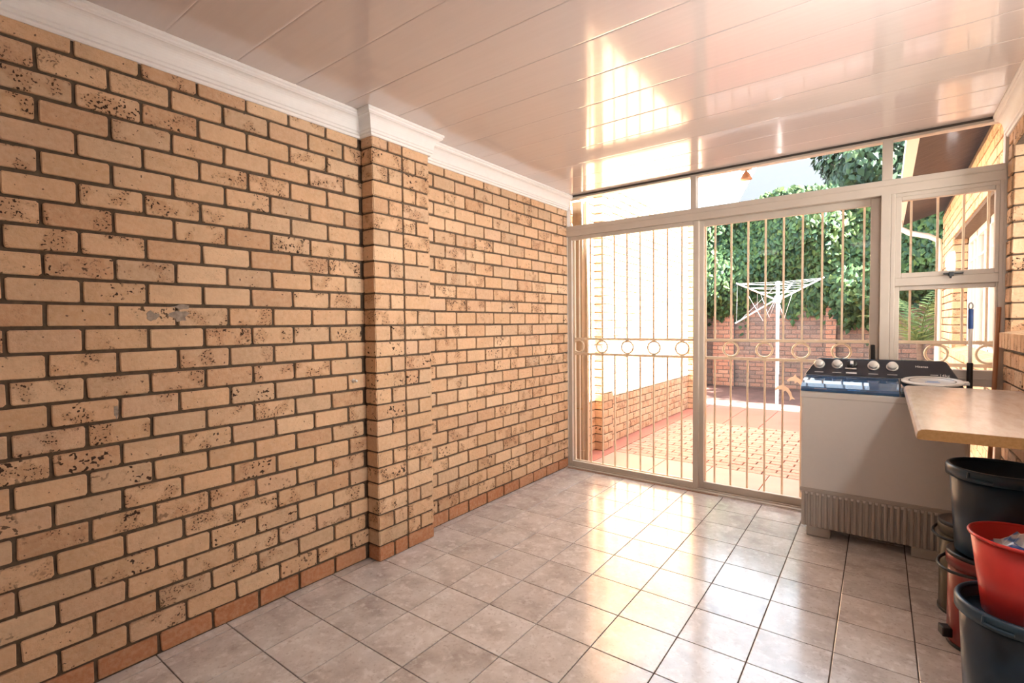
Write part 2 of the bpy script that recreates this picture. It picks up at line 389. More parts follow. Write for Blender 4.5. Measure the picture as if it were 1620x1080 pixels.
for k in range(22):          # soldier course over the hatch
    a = HY1-.045-k*.088
    if a < HY0: break
    me, L = brick_mesh(.105, .076, .010, M['brick'], RB); o = link('brick', me, wr, (XR+.001, a, HZ1+.055), (0, PI/2, -PI/2)); o.rotation_euler = Euler((PI/2, 0, 0)); o.matrix_basis = Matrix.Translation((XR, a, HZ1+.055)) @ Matrix.Rotation(-PI/2, 4, 'Z') @ Matrix.Rotation(PI/2, 4, 'Y')
for k in range(23):          # brick-on-edge sill
    a = HY1-.04-k*.083
    if a < HY0: break
    mb = MB().prism([(-.078, -.012), (.12, .022), (.12, -.068), (-.078, -.098)], 'y', -.037, .037)
    if k == 0: sillme = mb.mesh('brick'); sillme.materials.append(M['brick'])
    link('brick', sillme, wr, (XR+.03, a, 1.335))
kit = MB().box(XR+2.5, XR+2.6, -4.2, .05, -.1, 2.8).box(XR+.11, XR+2.6, -4.3, -4.2, -.1, 2.8).box(XR+.11, XR+2.6, .0, .06, -.1, 2.8).box(XR+.11, XR+2.6, -4.3, .06, 2.62, 2.7).box(XR+.11, XR+2.6, -4.3, .06, -.12, -.05).build('wall_kitchen', M['plaster'])
tag(kit, 'white plastered kitchen room behind the serving hatch', kind='structure')
kl = bpy.data.lights.new('hatch_fill_light', 'AREA'); kl.shape = 'RECTANGLE'; kl.size = 1.6; kl.size_y = 1.1; kl.energy = HATCH_FILL; kl.color = (1, .95, .88)
ko = bpy.data.objects.new('hatch_fill_light', kl); COL.objects.link(ko); ko.location = (XR+2.45, -1.3, 1.9); ko.rotation_euler = (0, PI/2, 0)  # fill light added behind the hatch, aimed into the room

# ------------------------------------------------------------------ wall behind the camera, roof, ceiling
wb = MB().box(-.22, XR+.11, YN-.2, YN, -.1, H+.02).build('wall_back', M['plaster']); tag(wb, 'plain plastered wall behind the camera', kind='structure')
cl = MB().box(-.22, XR+.11, YN-.2, .03, H+.006, H+.03).build('ceiling', M['ceiling']); tag(cl, 'glossy pinkish PVC panel ceiling', kind='structure')
rf = MB().box(-.5, XR+.3, YN-.4, .30, H+.06, H+.20).build('roof_slab', M['roofslab']); tag(rf, 'flat roof slab over the room', kind='structure')
BW = .2855; y = -.03; k = 0; prev = None; cuts = [-.03]; yy = -.262
while yy > YN: cuts.append(yy); yy -= BW
cuts.append(YN)
for i in range(len(cuts)-1):
    y1, y0 = cuts[i], cuts[i+1]; w = y1-y0
    prof = [(0, .0015), (.003, .0005), (.006, 0), (w-.010, 0.0), (w-.004, .0006), (w, .0018), (w, .010), (0, .010)]
    key = round(w, 3)
    mb = MB().prism([(-w/2+a, b) for a, b in prof], 'x', -XR/2-.0, XR/2)
    mb.build('ceiling_panel', M['ceiling'], cl, loc=(XR/2, (y0+y1)/2, H), rot=(R.uniform(-.003, .003), 0, 0))
# cornices
def sweep(path, prof, side, name, mat, label):
    n = len(path); vs = []; fs = []; m = len(prof)
    P = [Vector((p[0], p[1], 0)) for p in path]
    for i in range(n):
        d0 = (P[i]-P[i-1]).normalized() if i > 0 else (P[1]-P[0]).normalized()
        d1 = (P[i+1]-P[i]).normalized() if i < n-1 else d0
        n0 = Vector((d0.y, -d0.x, 0))*side; n1 = Vector((d1.y, -d1.x, 0))*side
        mt = (n0+n1); mt = mt/(mt.length_squared/2) if mt.length > 1e-4 else n0
        for d, z in prof: vs.append((P[i].x+mt.x*d, P[i].y+mt.y*d, H+z))
    for i in range(n-1):
        for k in range(m-1): fs.append((i*m+k, (i+1)*m+k, (i+1)*m+k+1, i*m+k+1))
    fs.append(tuple(range(m))); fs.append(tuple(range((n-1)*m, n*m))[::-1])
    o = MB().add(vs, fs).build(name, mat); return tag(o, label, kind='structure')
prof = [(-.004, -.134), (.012, -.134), (.015, -.128), (.015, -.120), (.022, -.116), (.022, -.104), (.026, -.099)]
for k in range(1, 9):
    t = k/8*PI/2; prof.append((.026+.036*(1-math.cos(t)), -.099+.066*math.sin(t)))
prof += [(.064, -.030), (.069, -.026), (.069, -.018), (.076, -.012), (.076, .004), (-.004, .004)]
prof = prof[::-1]
sweep([(0.006, YN), (0.006, PY0-.006), (PX+.006, PY0-.006), (PX+.006, PY1+.006), (0.006, PY1+.006), (0.006, -.03)], prof, 1, 'trim_1', M['cornice'], 'white moulded cornice above the left brick wall and pilaster')
sweep([(XR-.006, -.03), (XR-.006, YN)], prof, 1, 'trim_2', M['cornice'], 'white moulded cornice above the right brick wall')

# ------------------------------------------------------------------ glazed front: fixed frame, sliding doors, side window
FR = M['alu']
w1 = empty('window_1', 'taupe aluminium frame with top lights over the sliding door', kind='structure')
def fbox(name, x0, x1, z0, z1, par, y0=-.035, y1=.035, mat=None, bev=.003): return MB().box(x0, x1, y0, y1, z0, z1).build(name, mat or FR, par, bevel=bev)
def pane(x0, x1, z0, z1, par, y=0.0):
    return MB().box(x0-.006, x1+.006, y-.003, y+.003, z0-.006, z1+.006).build('pane', M['glass'], par)
fbox('jamb', -.05, .012, -.02, 2.61, w1); fbox('jamb', 3.046, 3.075, -.02, 2.61, w1)
fbox('head', -.05, 3.07, 2.597, 2.622, w1); fbox('head_seal', -.03, 3.06, 2.612, 2.626, w1, -.045, -.036, M['gasket'], 0)
fbox('transom_rail', .0, 3.055, 2.240, 2.338, w1, -.04); fbox('transom_bead', .0, 3.055, 2.296, 2.302, w1, -.044, -.038)
fbox('mullion', 1.186, 1.232, 2.338, 2.60, w1); fbox('mullion', 2.455, 2.512, 2.338, 2.60, w1)
fbox('post', 2.452, 2.505, -.02, 2.245, w1, -.04); fbox('sill_track', -.03, 3.06, -.03, .012, w1, -.06, .05)
fbox('track_rib', .0, 2.46, .012, .022, w1, -.03, -.022)
for a, b in ((.012, 1.186), (1.232, 2.455), (2.512, 3.046)): pane(a, b, 2.338, 2.598, w1)
d1 = empty('door_1', 'left sliding glass door panel with taupe aluminium frame', kind='structure')
fbox('stile', .010, .050, .012, 2.24, d1, -.02, .012); fbox('stile', 1.205, 1.250, .012, 2.24, d1, -.02, .012)
fbox('top_rail', .05, 1.205, 2.205, 2.24, d1, -.02, .012); fbox('bottom_rail', .05, 1.205, .014, .062, d1, -.02, .012); pane(.05, 1.205, .062, 2.205, d1, -.004)
d2 = empty('door_2', 'right sliding glass door panel with black lock, behind the washing machine', kind='structure')
fbox('stile', 1.238, 1.282, .012, 2.24, d2, .016, .05); fbox('stile', 2.395, 2.452, .012, 2.24, d2, .016, .05)
fbox('top_rail', 1.282, 2.395, 2.190, 2.24, d2, .016, .05); fbox('bottom_rail', 1.282, 2.395, .014, .07, d2, .016, .05); dp = pane(1.282, 2.395, .07, 2.19, d2, .032)
lk = MB().box(2.405, 2.428, -.012, .016, 1.105, 1.235).build('lock', M['black'], d2, bevel=.003)
MB().box(2.430, 2.446, .004, .016, 1.115, 1.225).build('lock_plate', FR, lk, bevel=.002)
# frosted dolphin stickers on the glass
M['film'] = bpy.data.materials.new('frosted_film'); M['film'].use_nodes = True; nt = M['film'].node_tree; nt.nodes.clear()
o_ = N(nt, 'ShaderNodeOutputMaterial'); a_ = N(nt, 'ShaderNodeBsdfTranslucent'); b_ = N(nt, 'ShaderNodeBsdfDiffuse'); x_ = N(nt, 'ShaderNodeMixShader'); a_.inputs[0].default_value = (.95, .84, .72, 1); b_.inputs[0].default_value = (.9, .8, .7, 1); x_.inputs[0].default_value = .35
nt.links.new(a_.outputs[0], x_.inputs[1]); nt.links.new(b_.outputs[0], x_.inputs[2]); nt.links.new(x_.outputs[0], o_.inputs[0])
def dolphin(cx, cz, s, flip):
    out = [(0, .2), (.15, .36), (.35, .44), (.45, .6), (.52, .42), (.72, .28), (.86, .05), (.92, -.2), (1.06, -.34), (.9, -.33), (.78, -.45), (.80, -.25), (.70, -.02), (.55, .14), (.42, .02), (.40, .18), (.2, .18), (.06, .12)]
    pts = [(cx+(x-.5)*s*flip, cz+z*s) for x, z in out]
    return MB().prism(pts, 'y', .0270, .0286).build('dolphin_sticker', M['film'], dp)
dolphin(1.875, .86, .13, 1); dolphin(1.955, .93, .13, 1)
w2 = empty('window_2', 'taupe aluminium side window with an opening top sash and black catch', kind='structure')
fbox('outer_stile', 2.505, 2.530, .01, 2.24, w2, -.04); fbox('outer_stile', 3.030, 3.048, .01, 2.24, w2)
fbox('outer_head', 2.53, 3.03, 2.215, 2.24, w2); fbox('mid_rail', 2.53, 3.03, 1.628, 1.682, w2, -.038)
s1 = fbox('sash_stile', 2.530, 2.562, 1.682, 2.218, w2, -.03, .02); fbox('sash_stile', 3.010, 3.030, 1.682, 2.218, w2, -.03, .02)
fbox('sash_rail', 2.562, 3.010, 2.190, 2.218, w2, -.03, .02); fbox('sash_rail', 2.562, 3.010, 1.682, 1.714, w2, -.03, .02); pane(2.562, 3.01, 1.714, 2.19, w2)
fbox('bead', 2.530, 2.556, 1.083, 1.628, w2, -.02, .02); fbox('bead', 3.018, 3.030, 1.083, 1.628, w2, -.02, .02); fbox('bead', 2.556, 3.018, 1.600, 1.628, w2, -.02, .02); pane(2.556, 3.018, 1.083, 1.60, w2)
fbox('lower_rail', 2.53, 3.03, .985, 1.085, w2, -.04); fbox('lower_rail_bead', 2.53, 3.03, 1.030, 1.036, w2, -.046, -.038)
pane(2.53, 3.03, .08, .985, w2); fbox('bottom_rail', 2.53, 3.03, .012, .08, w2)
ct = MB().box(2.775, 2.87, -.05, -.03, 1.690, 1.700).box(2.80, 2.825, -.055, -.03, 1.678, 1.704).box(2.805, 2.815, -.05, -.03, 1.664, 1.690).build('catch', M['black'], w2, bevel=.002)

# ------------------------------------------------------------------ security gate and burglar bars outside the glass
def ring(mb, x, z, y, rad, r=.008): mb.tube([(x+rad*math.cos(2*PI*k/22), y, z+rad*math.sin(2*PI*k/22)) for k in range(22)], r, 6, closed=True); return mb
YG = .085
def gate(name, x0, x1, bars, rings, label, z0=.03, z1=2.28, jamb=True):
    g = empty(name, label, 'security gate' if jamb else 'burglar bars', (0, YG, z0))
    def P(mb, nm): return mb.build(nm, M['gate'], g, (0, 0, 0))
    zz = lambda z: z-z0
    for z in (1.106, 1.254): P(MB().box(x0, x1, -.010, .010, zz(z)-.011, zz(z)+.011), 'rail')
    for z in ((z0+.012, z1-.012) if jamb else (z1-.012, .93)): P(MB().box(x0, x1, -.010, .010, zz(z)-.010, zz(z)+.010), 'rail')
    for x in bars:
        P(MB().box(x-.0065, x+.0065, -.0065, .0065, zz(1.254), zz(z1)-.02), 'bar'); P(MB().box(x-.0065, x+.0065, -.0065, .0065, zz(z0 if jamb else .93), zz(1.106)), 'bar')
    for x in rings: P(ring(MB(), x, zz(1.18), 0, .057), 'ring')
    if jamb:
        for x in (x0, x1): P(MB().box(x-.012, x+.012, -.012, .012, zz(z0), zz(z1)), 'gate_stile')
    return g
gate('security_gate', .02, 1.235, [.076+.1255*i for i in range(0, 9)], [.066, .32, .578, .831, 1.083], 'cream steel security gate with a row of rings, behind the left door panel')
gate('security_gate', 1.272, 2.42, [1.354+.1255*i for i in range(0, 9)], [1.479, 1.726, 1.977, 2.232], 'cream steel security gate with a row of rings, behind the right door panel')
gate('burglar_bars', 2.52, 3.055, [2.615, 2.751, 2.878, 2.993], [2.755, 3.005], 'cream burglar bars with rings outside the side window', z0=.93, jamb=False)

# ------------------------------------------------------------------ things in the room
def wpart(mb, name, mat, par, bevel=0, segs=2, loc=(0,0,0), rot=(0,0,0)):
    o = mb.build(name, mat, par, loc, rot, bevel, segs); base = par
    off = Vector((0, 0, 0))
    while base is not None:
        if base.type == 'EMPTY': off = Vector(base.location); break
        base = base.parent
    if par.type == 'EMPTY': o.matrix_parent_inverse = Matrix.Translation(-off)
    return o
def lettering(txt, size, par, mtx, mat, name='lettering'):
    cu = bpy.data.curves.new('text', 'FONT'); cu.body = txt; cu.size = size; cu.align_x = 'CENTER'; cu.align_y = 'CENTER'; cu.extrude = .0003
    t = bpy.data.objects.new('text', cu); me = bpy.data.meshes.new_from_object(t); bpy.data.objects.remove(t)
    me.name = name; me.materials.clear(); me.materials.append(mat)
    o = bpy.data.objects.new(name, me); COL.objects.link(o); o.parent = par
    o.matrix_parent_inverse = Matrix.Translation(-Vector(par.location)) if par.type == 'EMPTY' else Matrix.Identity(4)
    o.matrix_basis = mtx; return o

# washing machine (twin tub)
M['mach'] = simple('appliance_white', (.70, .665, .63), .32, var=.015)
M['machbase'] = simple('appliance_grey', (.45, .405, .36), .5, var=.03)
M['console'] = simple('console_navy', (.018, .022, .034), .22, var=.1, coat=.3)
M['lidblue'] = None
m, nt, bs = new_mat('blue_clear_lid'); bs.inputs['Base Color'].default_value = (.03, .11, .26, 1); bs.inputs['Roughness'].default_value = .05; bs.inputs['Alpha'].default_value = .80; bs.inputs['Specular IOR Level'].default_value = .9; bs.inputs['Coat Weight'].default_value = .6; M['lidblue'] = m
M['liddark'] = simple('dark_blue_lid', (.012, .035, .065), .08, coat=.5)
M['silver'] = simple('knob_silver', (.72, .69, .66), .25, metal=.35, var=.03)
M['print'] = simple('print_white', (.82, .82, .82), .5, var=0)
M['printdim'] = simple('print_grey', (.5, .5, .52), .5, var=0)
M['sticker_blue'] = simple('sticker_blue', (.03, .20, .55), .4)
mx0, mx1, my0, my1 = 2.050, 2.858, -.500, -.075
wm = empty('washing_machine', 'white twin tub washing machine with dark console and blue lid in front of the door', 'washing machine', (2.45, -.29, 0))
wpart(MB().box(mx0, mx1, my0, my1, .27, .945), 'body', M['mach'], wm, .012, 3)
wpart(MB().box(mx0-.004, mx1+.004, my0-.004, my1+.004, .905, .948), 'top_deck', M['mach'], wm, .008, 3)
wpart(MB().box(mx0-.005, mx1+.005, my0-.006, my1+.006, .290, .316), 'base_lip', M['machbase'], wm, .006, 2)
wpart(MB().box(mx0+.004, mx1-.004, my0+.008, my1-.004, .062, .30), 'base', M['machbase'], wm, .006, 2)
nr = 26
for i in range(nr):
    x = mx0+.018+(mx1-mx0-.036)*i/(nr-1)
    wpart(MB().prism([(x-.0105, my0+.010), (x-.008, my0-.001), (x-.004, my0-.004), (x+.004, my0-.004), (x+.008, my0-.001), (x+.0105, my0+.010)], 'z', .066, .288), 'rib', M['machbase'], wm)
for fx in (mx0+.10, mx1-.17):
    for fy in (my0+.05, my1-.06): wpart(MB().box(fx-.065, fx+.065, fy-.045, fy+.045, 0, .066), 'foot', M['machbase'], wm, .008, 2)
# console: sloped face rising to the back
cyb, czb, cyt, czt = -.190, 1.030, -.118, 1.142
def cpt(x, t): return (x, cyb+(cyt-cyb)*t, czb+(czt-czb)*t)
out = [(2.035, 0), (2.090, .80), (2.098, .93), (2.112, 1.0), (2.775, 1.0), (2.792, .94), (2.802, .80), (2.850, 0)]
front = [cpt(x, t) for x, t in out]; n = len(out); mb = MB()
mb.add(front + [(x, my1, z) for x, y, z in front], [tuple(range(n)), tuple(range(n, 2*n))[::-1]]+[(i, n+i, n+(i+1) % n, (i+1) % n) for i in range(n)])
con = wpart(mb, 'console', M['console'], wm, .004, 2)
wpart(MB().prism([(-.30, .93), (-.196, 1.028), (my1, 1.028), (my1, .93)], 'x', 2.040, 2.852), 'console_plinth', M['mach'], wm, .006)
TH = math.atan2(-(cyb-cyt), 1) ; sl_ = Vector((0, cyt-cyb, czt-czb)).normalized(); nrm = Vector((1, 0, 0)).cross(sl_); nrm = nrm if nrm.y < 0 else -nrm
FACE = Matrix((Vector((1, 0, 0)), sl_, nrm)).transposed().to_4x4()
def onface(x, t, lift=0): return Matrix.Translation(Vector(cpt(x, t)) + nrm*lift) @ FACE
def facepart(mb, name, mat, mtx, bevel=0, par=None):
    par = par or wm; o = mb.build(name, mat, par, bevel=bevel)
    if par is wm: o.matrix_parent_inverse = Matrix.Translation(-Vector(wm.location))
    o.matrix_basis = mtx; return o
for x, t in ((2.118, .62), (2.222, .63), (2.424, .62), (2.524, .60)):
    k = facepart(MB().lathe([(.033, 0), (.033, .006), (.030, .009), (.026, .010)], 28), 'dial_ring', M['silver'], onface(x, t))
    facepart(MB().lathe([(.027, .009), (.0245, .030), (.022, .034), (0, .035)], 28), 'knob', M['mach'], Matrix.Identity(4), par=k)
    facepart(MB().box(-.026, .026, -.0025, .0025, 0, .0012), 'knob_caption', M['printdim'], onface(x, .17), par=con)
k = facepart(MB().lathe([(.030, 0), (.030, .012), (.027, .016), (0, .016)], 28), 'selector_dial', M['black'], onface(2.306, .68))
facepart(MB().box(-.009, .009, -.012, .012, .016, .030), 'selector_lever', M['print'], Matrix.Identity(4), .002, par=k)
facepart(MB().box(-.032, .032, -.004, .004, 0, .012), 'selector_lip', M['silver'], onface(2.300, .40), .002)
facepart(MB().box(-.030, .030, -.0045, .0045, 0, .0012), 'knob_caption', M['print'], onface(2.304, .18), par=con)
lettering('Hisense', .020, con, onface(2.672, .66, .0012), M['print'], 'brand_lettering')
lettering('14kg', .026, con, onface(2.780, .22, .0012), M['print'], 'capacity_lettering')
facepart(MB().box(-.019, .019, -.002, .002, 0, .0012), 'small_caption', M['printdim'], onface(2.732, .24), par=con)
# lids
def lid(x0, x1, mat, name):
    return wpart(MB().prism([(-.505, .949), (-.505, .966), (-.496, .978), (-.45, .997), (-.40, 1.011), (-.34, 1.020), (-.28, 1.025), (-.205, 1.029), (-.200, 1.021), (-.34, 1.012), (-.40, 1.003), (-.45, .989), (-.488, .972), (-.496, .960), (-.496, .949)], 'x', x0, x1), name, mat, wm, .002)
wpart(MB().box(2.054, 2.555, -.49, -.20, .940, .958), 'tub_cover', M['console'], wm, .004)
wash_lid = lid(2.046, 2.556, M['lidblue'], 'wash_lid'); spin_lid = lid(2.562, 2.850, M['liddark'], 'spin_lid')
wpart(MB().box(2.122, 2.190, -.503, -.494, .956, .971), 'lid_handle', M['machbase'], wash_lid)
wpart(MB().box(2.215, 2.300, -.503, -.494, .953, .971), 'lid_sticker', M['liddark'], wash_lid)
wpart(MB().box(2.300, 2.365, -.504, -.494, .953, .972), 'lid_sticker', M['sticker_blue'], wash_lid)
wpart(MB().box(2.395, 2.455, -.503, -.494, .953, .971), 'lid_handle', M['console'], wash_lid)

# round spin cover lying on the machine
lc = empty('round_plastic_lid', 'round white plastic lid with printed blue text lying on the washing machine', 'lid', (2.712, -.337, 1.021))
th = .085
def lidp(mb, n, mat):
    o = mb.build(n, mat, lc); o.rotation_euler = (th, 0, 0); return o
lidp(MB().lathe([(.140, 0.004), (.147, .008), (.147, .014), (.140, .019), (.118, .019), (.114, .015), (0, .015)], 48), 'disc', M['mach'])
lidp(MB().lathe([(.112, .0153), (.112, .0166), (.106, .0166), (.106, .0153)], 48, closed=True), 'printed_ring', M['console'])
for i, (yy, w) in enumerate(((.045, .05), (.012, .06), (-.022, .045), (-.05, .055))): lidp(MB().box(-w+(.02 if i > 1 else -.01), w*.6, yy-.006, yy+.006, .0152, .0160), 'printed_line', M['sticker_blue'] if i > 1 else M['printdim'])
lidp(MB().box(.10, .165, -.03, .03, .004, .016), 'tab', M['mach'])

# worktop with cut end
M['worktop'] = None
m, nt, bs = new_mat('postformed_worktop'); tc = N(nt, 'ShaderNodeTexCoord').outputs['Object']
mp = N(nt, 'ShaderNodeMapping'); mp.inputs['Scale'].default_value = (9, 2.2, 9); nt.links.new(tc, mp.inputs[0])
c = ramp(nt, noise(nt, mp.outputs[0], 3, 6, .65), [(.3, (.56, .43, .35)), (.55, (.66, .53, .44)), (.75, (.70, .58, .49))]); nt.links.new(c, bs.inputs['Base Color']); bs.inputs['Roughness'].default_value = .22; M['worktop'] = m
M['chip'] = wood_mat('raw_chipboard_edge', (.36, .19, .065), (.46, .26, .10), (30, 30, 30), .8)
wt = empty('worktop', 'beige laminate worktop with raw chipboard end, fixed to the right wall', 'worktop', (2.82, -1.25, .98))
pr = [(XR-.012, .982), (XR-.012, 1.020), (2.600, 1.020), (2.588, 1.018), (2.579, 1.011), (2.575, .999), (2.575, .986), (2.580, .982)]
wpart(MB().prism(pr, 'y', -1.985, -.513), 'laminate_top', M['worktop'], wt)
wpart(MB().prism([(x, z) for x, z in [(XR-.013, .9825), (XR-.013, 1.0185), (2.600, 1.0185), (2.589, 1.0165), (2.5805, 1.01), (2.577, .999), (2.577, .9865), (2.581, .9825)]], 'y', -1.9875, -1.9845), 'chipboard_end', M['chip'], wt)
wpart(MB().box(XR-.05, XR-.012, -1.96, -.53, .942, .9815), 'wall_batten', M['chip'], wt, .002)

# buckets and bins
M['navy'] = simple('navy_plastic', (.012, .034, .062), .3, var=.1)
M['navyrim'] = simple('navy_rim', (.022, .055, .09), .28, var=.08)
M['redp'] = simple('red_plastic', (.66, .045, .04), .33, var=.06, nscale=12)
M['maroon'] = simple('maroon_metal', (.27, .035, .03), .3, var=.06)
M['olive'] = simple('olive_metal', (.085, .068, .040), .3, var=.1)
def bucket(name, label, c, z0, h, rb, rt, mat, rim, handle_side=True, group=None, rimh=.045):
    b = empty(name, label, 'bucket', (c[0], c[1], z0))
    t = .004
    MB().lathe([(rb-.01, 0), (rb, .006), (rt, h-.002), (rt-t, h-.002), (rb-t, .01), (0, .008)], 48).build('shell', mat, b)
    if rimh: MB().lathe([(rt-.001, h-rimh), (rt+.011, h-rimh+.002), (rt+.012, h-.008), (rt+.007, h), (rt-.004, h+.001), (rt-.006, h-.01), (rt-.002, h-.012)], 48, closed=True).build('rim', rim, b)
    else: MB().tube([((rt+.002)*math.cos(2*PI*k/48), (rt+.002)*math.sin(2*PI*k/48), h) for k in range(48)], .006, 8, closed=True).build('rim', rim, b)
    return b
b2 = bucket('bucket', 'dark navy plastic bucket in front with the red bucket nested in it', (2.875, -1.83), 0, .410, .148, .168, M['navy'], M['navyrim'])
b1 = bucket('bucket', 'tall dark navy plastic bucket standing on the maroon pedal bin', (2.878, -1.355), .405, .375, .142, .166, M['navy'], M['navyrim'])
for b, rt, h in ((b2, .168, .410), (b1, .166, .375)):
    for az in (-2.05, 1.09):
        mb = MB(); a0 = az
        mb.tube([((rt+.014)*math.cos(a0+d), (rt+.014)*math.sin(a0+d), h-.030) for d in (-.22, -.11, 0, .11, .22)], .0055, 6)
        mb.tube([((rt+.014)*math.cos(a0-.22), (rt+.014)*math.sin(a0-.22), h-.030), ((rt+.010)*math.cos(a0-.22), (rt+.010)*math.sin(a0-.22), h-.006)], .0055, 6)
        mb.build('grip', M['navyrim'], [c_ for c_ in b.children if c_.name.startswith('rim')][0])
br = bucket('bucket', 'red plastic bucket holding a blue and silver packet', (2.878, -1.822), .366, .278, .108, .142, M['redp'], M['redp'], rimh=0)
MB().lathe([(.163, .352), (.164, .362), (.15, .366), (0, .366)], 48).build('recessed_lid', M['navy'], b2)
def pedal_bin(name, label, c, h, r, mat, pedal, handle):
    b = empty(name, label, 'pedal bin', (c[0], c[1], 0))
    MB().lathe([(r-.004, 0), (r, .006), (r, h-.055), (r-.004, h-.055)], 44).build('body', mat, b)
    MB().lathe([(r+.006, h-.060), (r+.008, h-.025), (r+.004, h-.016), (r-.01, h-.012), (r-.02, h-.055)], 44, closed=True).build('collar', mat, b)
    MB().lathe([(r+.005, h-.016), (r+.006, h-.004), (r-.002, h), (r-.02, h-.006), (0, h-.007)], 44).build('lid', M['black'], b)
    MB().lathe([(r+.004, .0), (r+.004, .014), (r-.001, .014)], 44).build('foot_ring', M['black'], b)
    if pedal:
        a = pedal; d = Vector((math.cos(a), math.sin(a), 0)); s = Vector((-d.y, d.x, 0)); mb = MB()
        ps = [d*(r-.01)+s*.024, d*(r+.032)+s*.024, d*(r+.032)-s*.024, d*(r-.01)-s*.024]
        mb.add([(p.x, p.y, .030) for p in ps]+[(p.x, p.y, .070) for p in ps], [(3, 2, 1, 0), (4, 5, 6, 7), (0, 1, 5, 4), (1, 2, 6, 5), (2, 3, 7, 6), (3, 0, 4, 7)])
        mb.build('pedal', M['black'], b, bevel=.005)
    if handle:
        a = handle; mb = MB(); d = Vector((math.cos(a), math.sin(a), 0)); s = Vector((-d.y, d.x, 0))
        pts = [s*(r+.008)*math.cos(t)+d*((r+.048)*math.sin(t)) + Vector((0, 0, h-.045-.018*math.sin(t))) for t in [PI*k/14 for k in range(15)]]
        mb.tube(pts, .0065, 8).build('carry_handle', M['black'], b)
    return b
pedal_bin('pedal_bin', 'maroon pedal bin with black lid and carry handle under the navy bucket', (2.840, -1.36), .405, .125, M['maroon'], 3.45, 3.75)
pedal_bin('pedal_bin', 'olive metal bin with dark lid half hidden behind the maroon pedal bin', (2.822, -1.055), .44, .115, M['olive'], None, 4.0)
# packet in the red bucket
pk = empty('packet', 'crumpled blue and silver packet in the red bucket', 'packet', (2.888, -1.795, .380))
rp = random.Random(5); g = 9; vs = []; fs = []
for i in range(g):
    for j in range(g):
        u, v = i/(g-1)*2-1, j/(g-1)*2-1
        x, y = u*.085, v*.07; vs.append((x, y, .262+.02*rp.uniform(-1, 1)+.02*u-.05*(u*u+v*v)*.5))
for i in range(g-1):
    for j in range(g-1): fs.append((i*g+j, (i+1)*g+j, (i+1)*g+j+1, i*g+j+1))
nv = len(vs); bot = [(x*.75, y*.75, .004) for x, y, z in vs]; vs += bot; edge = [i*g for i in range(g)]+[(g-1)*g+j for j in range(1, g)]+[i*g+g-1 for i in range(g-2, -1, -1)]+[j for j in range(g-2, 0, -1)]
fs += [tuple(q+nv for q in f)[::-1] for f in fs[:]]
fs += [(edge[k], edge[(k+1) % len(edge)], edge[(k+1) % len(edge)]+nv, edge[k]+nv) for k in range(len(edge))]
m, nt, bs = new_mat('foil_packet'); tc = N(nt, 'ShaderNodeTexCoord').outputs['Object']; cc = ramp(nt, noise(nt, tc, 14, 2), [(.42, (.03, .09, .36)), (.5, (.08, .2, .5)), (.55, (.62, .62, .64))]); nt.links.new(cc, bs.inputs['Base Color']); bs.inputs['Roughness'].default_value = .3
MB().add(vs, fs).build('wrapper', m, pk)

# mop and broom sticks leaning in the corner behind the worktop
M['poleblue'] = simple('blue_grip', (.02, .08, .30), .35); M['polewhite'] = simple('pole_white', (.72, .68, .66), .3)
mop = empty('mop', 'white mop handle with blue hanging grip, standing by the side window', 'mop', (2.905, -.090, 0))
def lp(mb, nm, mat, par, bevel=0): return mb.build(nm, mat, par, bevel=bevel)
lp(MB().tube([(0, 0, .06), (0, .018, 1.15)], .0095, 10), 'lower_tube', M['polewhite'], mop)
lp(MB().tube([(0, .010, .80), (0, .018, 1.135)], .0155, 12), 'grip_sleeve', M['black'], mop)
lp(MB().tube([(0, .018, 1.12), (0, .022, 1.36)], .0105, 12), 'upper_tube', M['polewhite'], mop)
lp(MB().tube([(0, .022, 1.345), (0, .024, 1.465)], .0135, 12), 'blue_grip', M['poleblue'], mop)
lp(MB().tube([(.010*math.cos(t), .024, 1.485+.020*math.sin(t)) for t in [2*PI*k/16 for k in range(16)]], .004, 6, closed=True), 'hanging_loop', simple('loop_grey', (.25, .27, .29), .4), mop)
lp(MB().lathe([(.02, .05), (.03, .08), (.018, .12), (.012, .14)], 16), 'socket', M['black'], mop)
lp(MB().lathe([(.042, 0), (.046, .02), (.03, .06), (.02, .07)], 20), 'mop_head', simple('mop_yarn', (.55, .52, .47), .95, bumpst=.6), mop)
br_ = empty('broom', 'brown wooden broom stick leaning against the window jamb', 'broom', (2.985, -.130, 0))
lp(MB().tube([(0, 0, .10), (.046, .074, 1.475)], .0115, 12), 'stick', wood_mat('broom_wood', (.28, .11, .05), (.38, .17, .08), (20, 20, 2)), br_)
lp(MB().box(-.022, .022, -.17, .03, .07, .11), 'broom_head', M['chip'], br_, .006)
lp(MB().prism([(-.17, .07), (.03, .07), (.035, 0), (-.175, 0)], 'x', -.025, .025), 'bristles', simple('bristle', (.08, .07, .06), .9, bumpst=.6), br_)

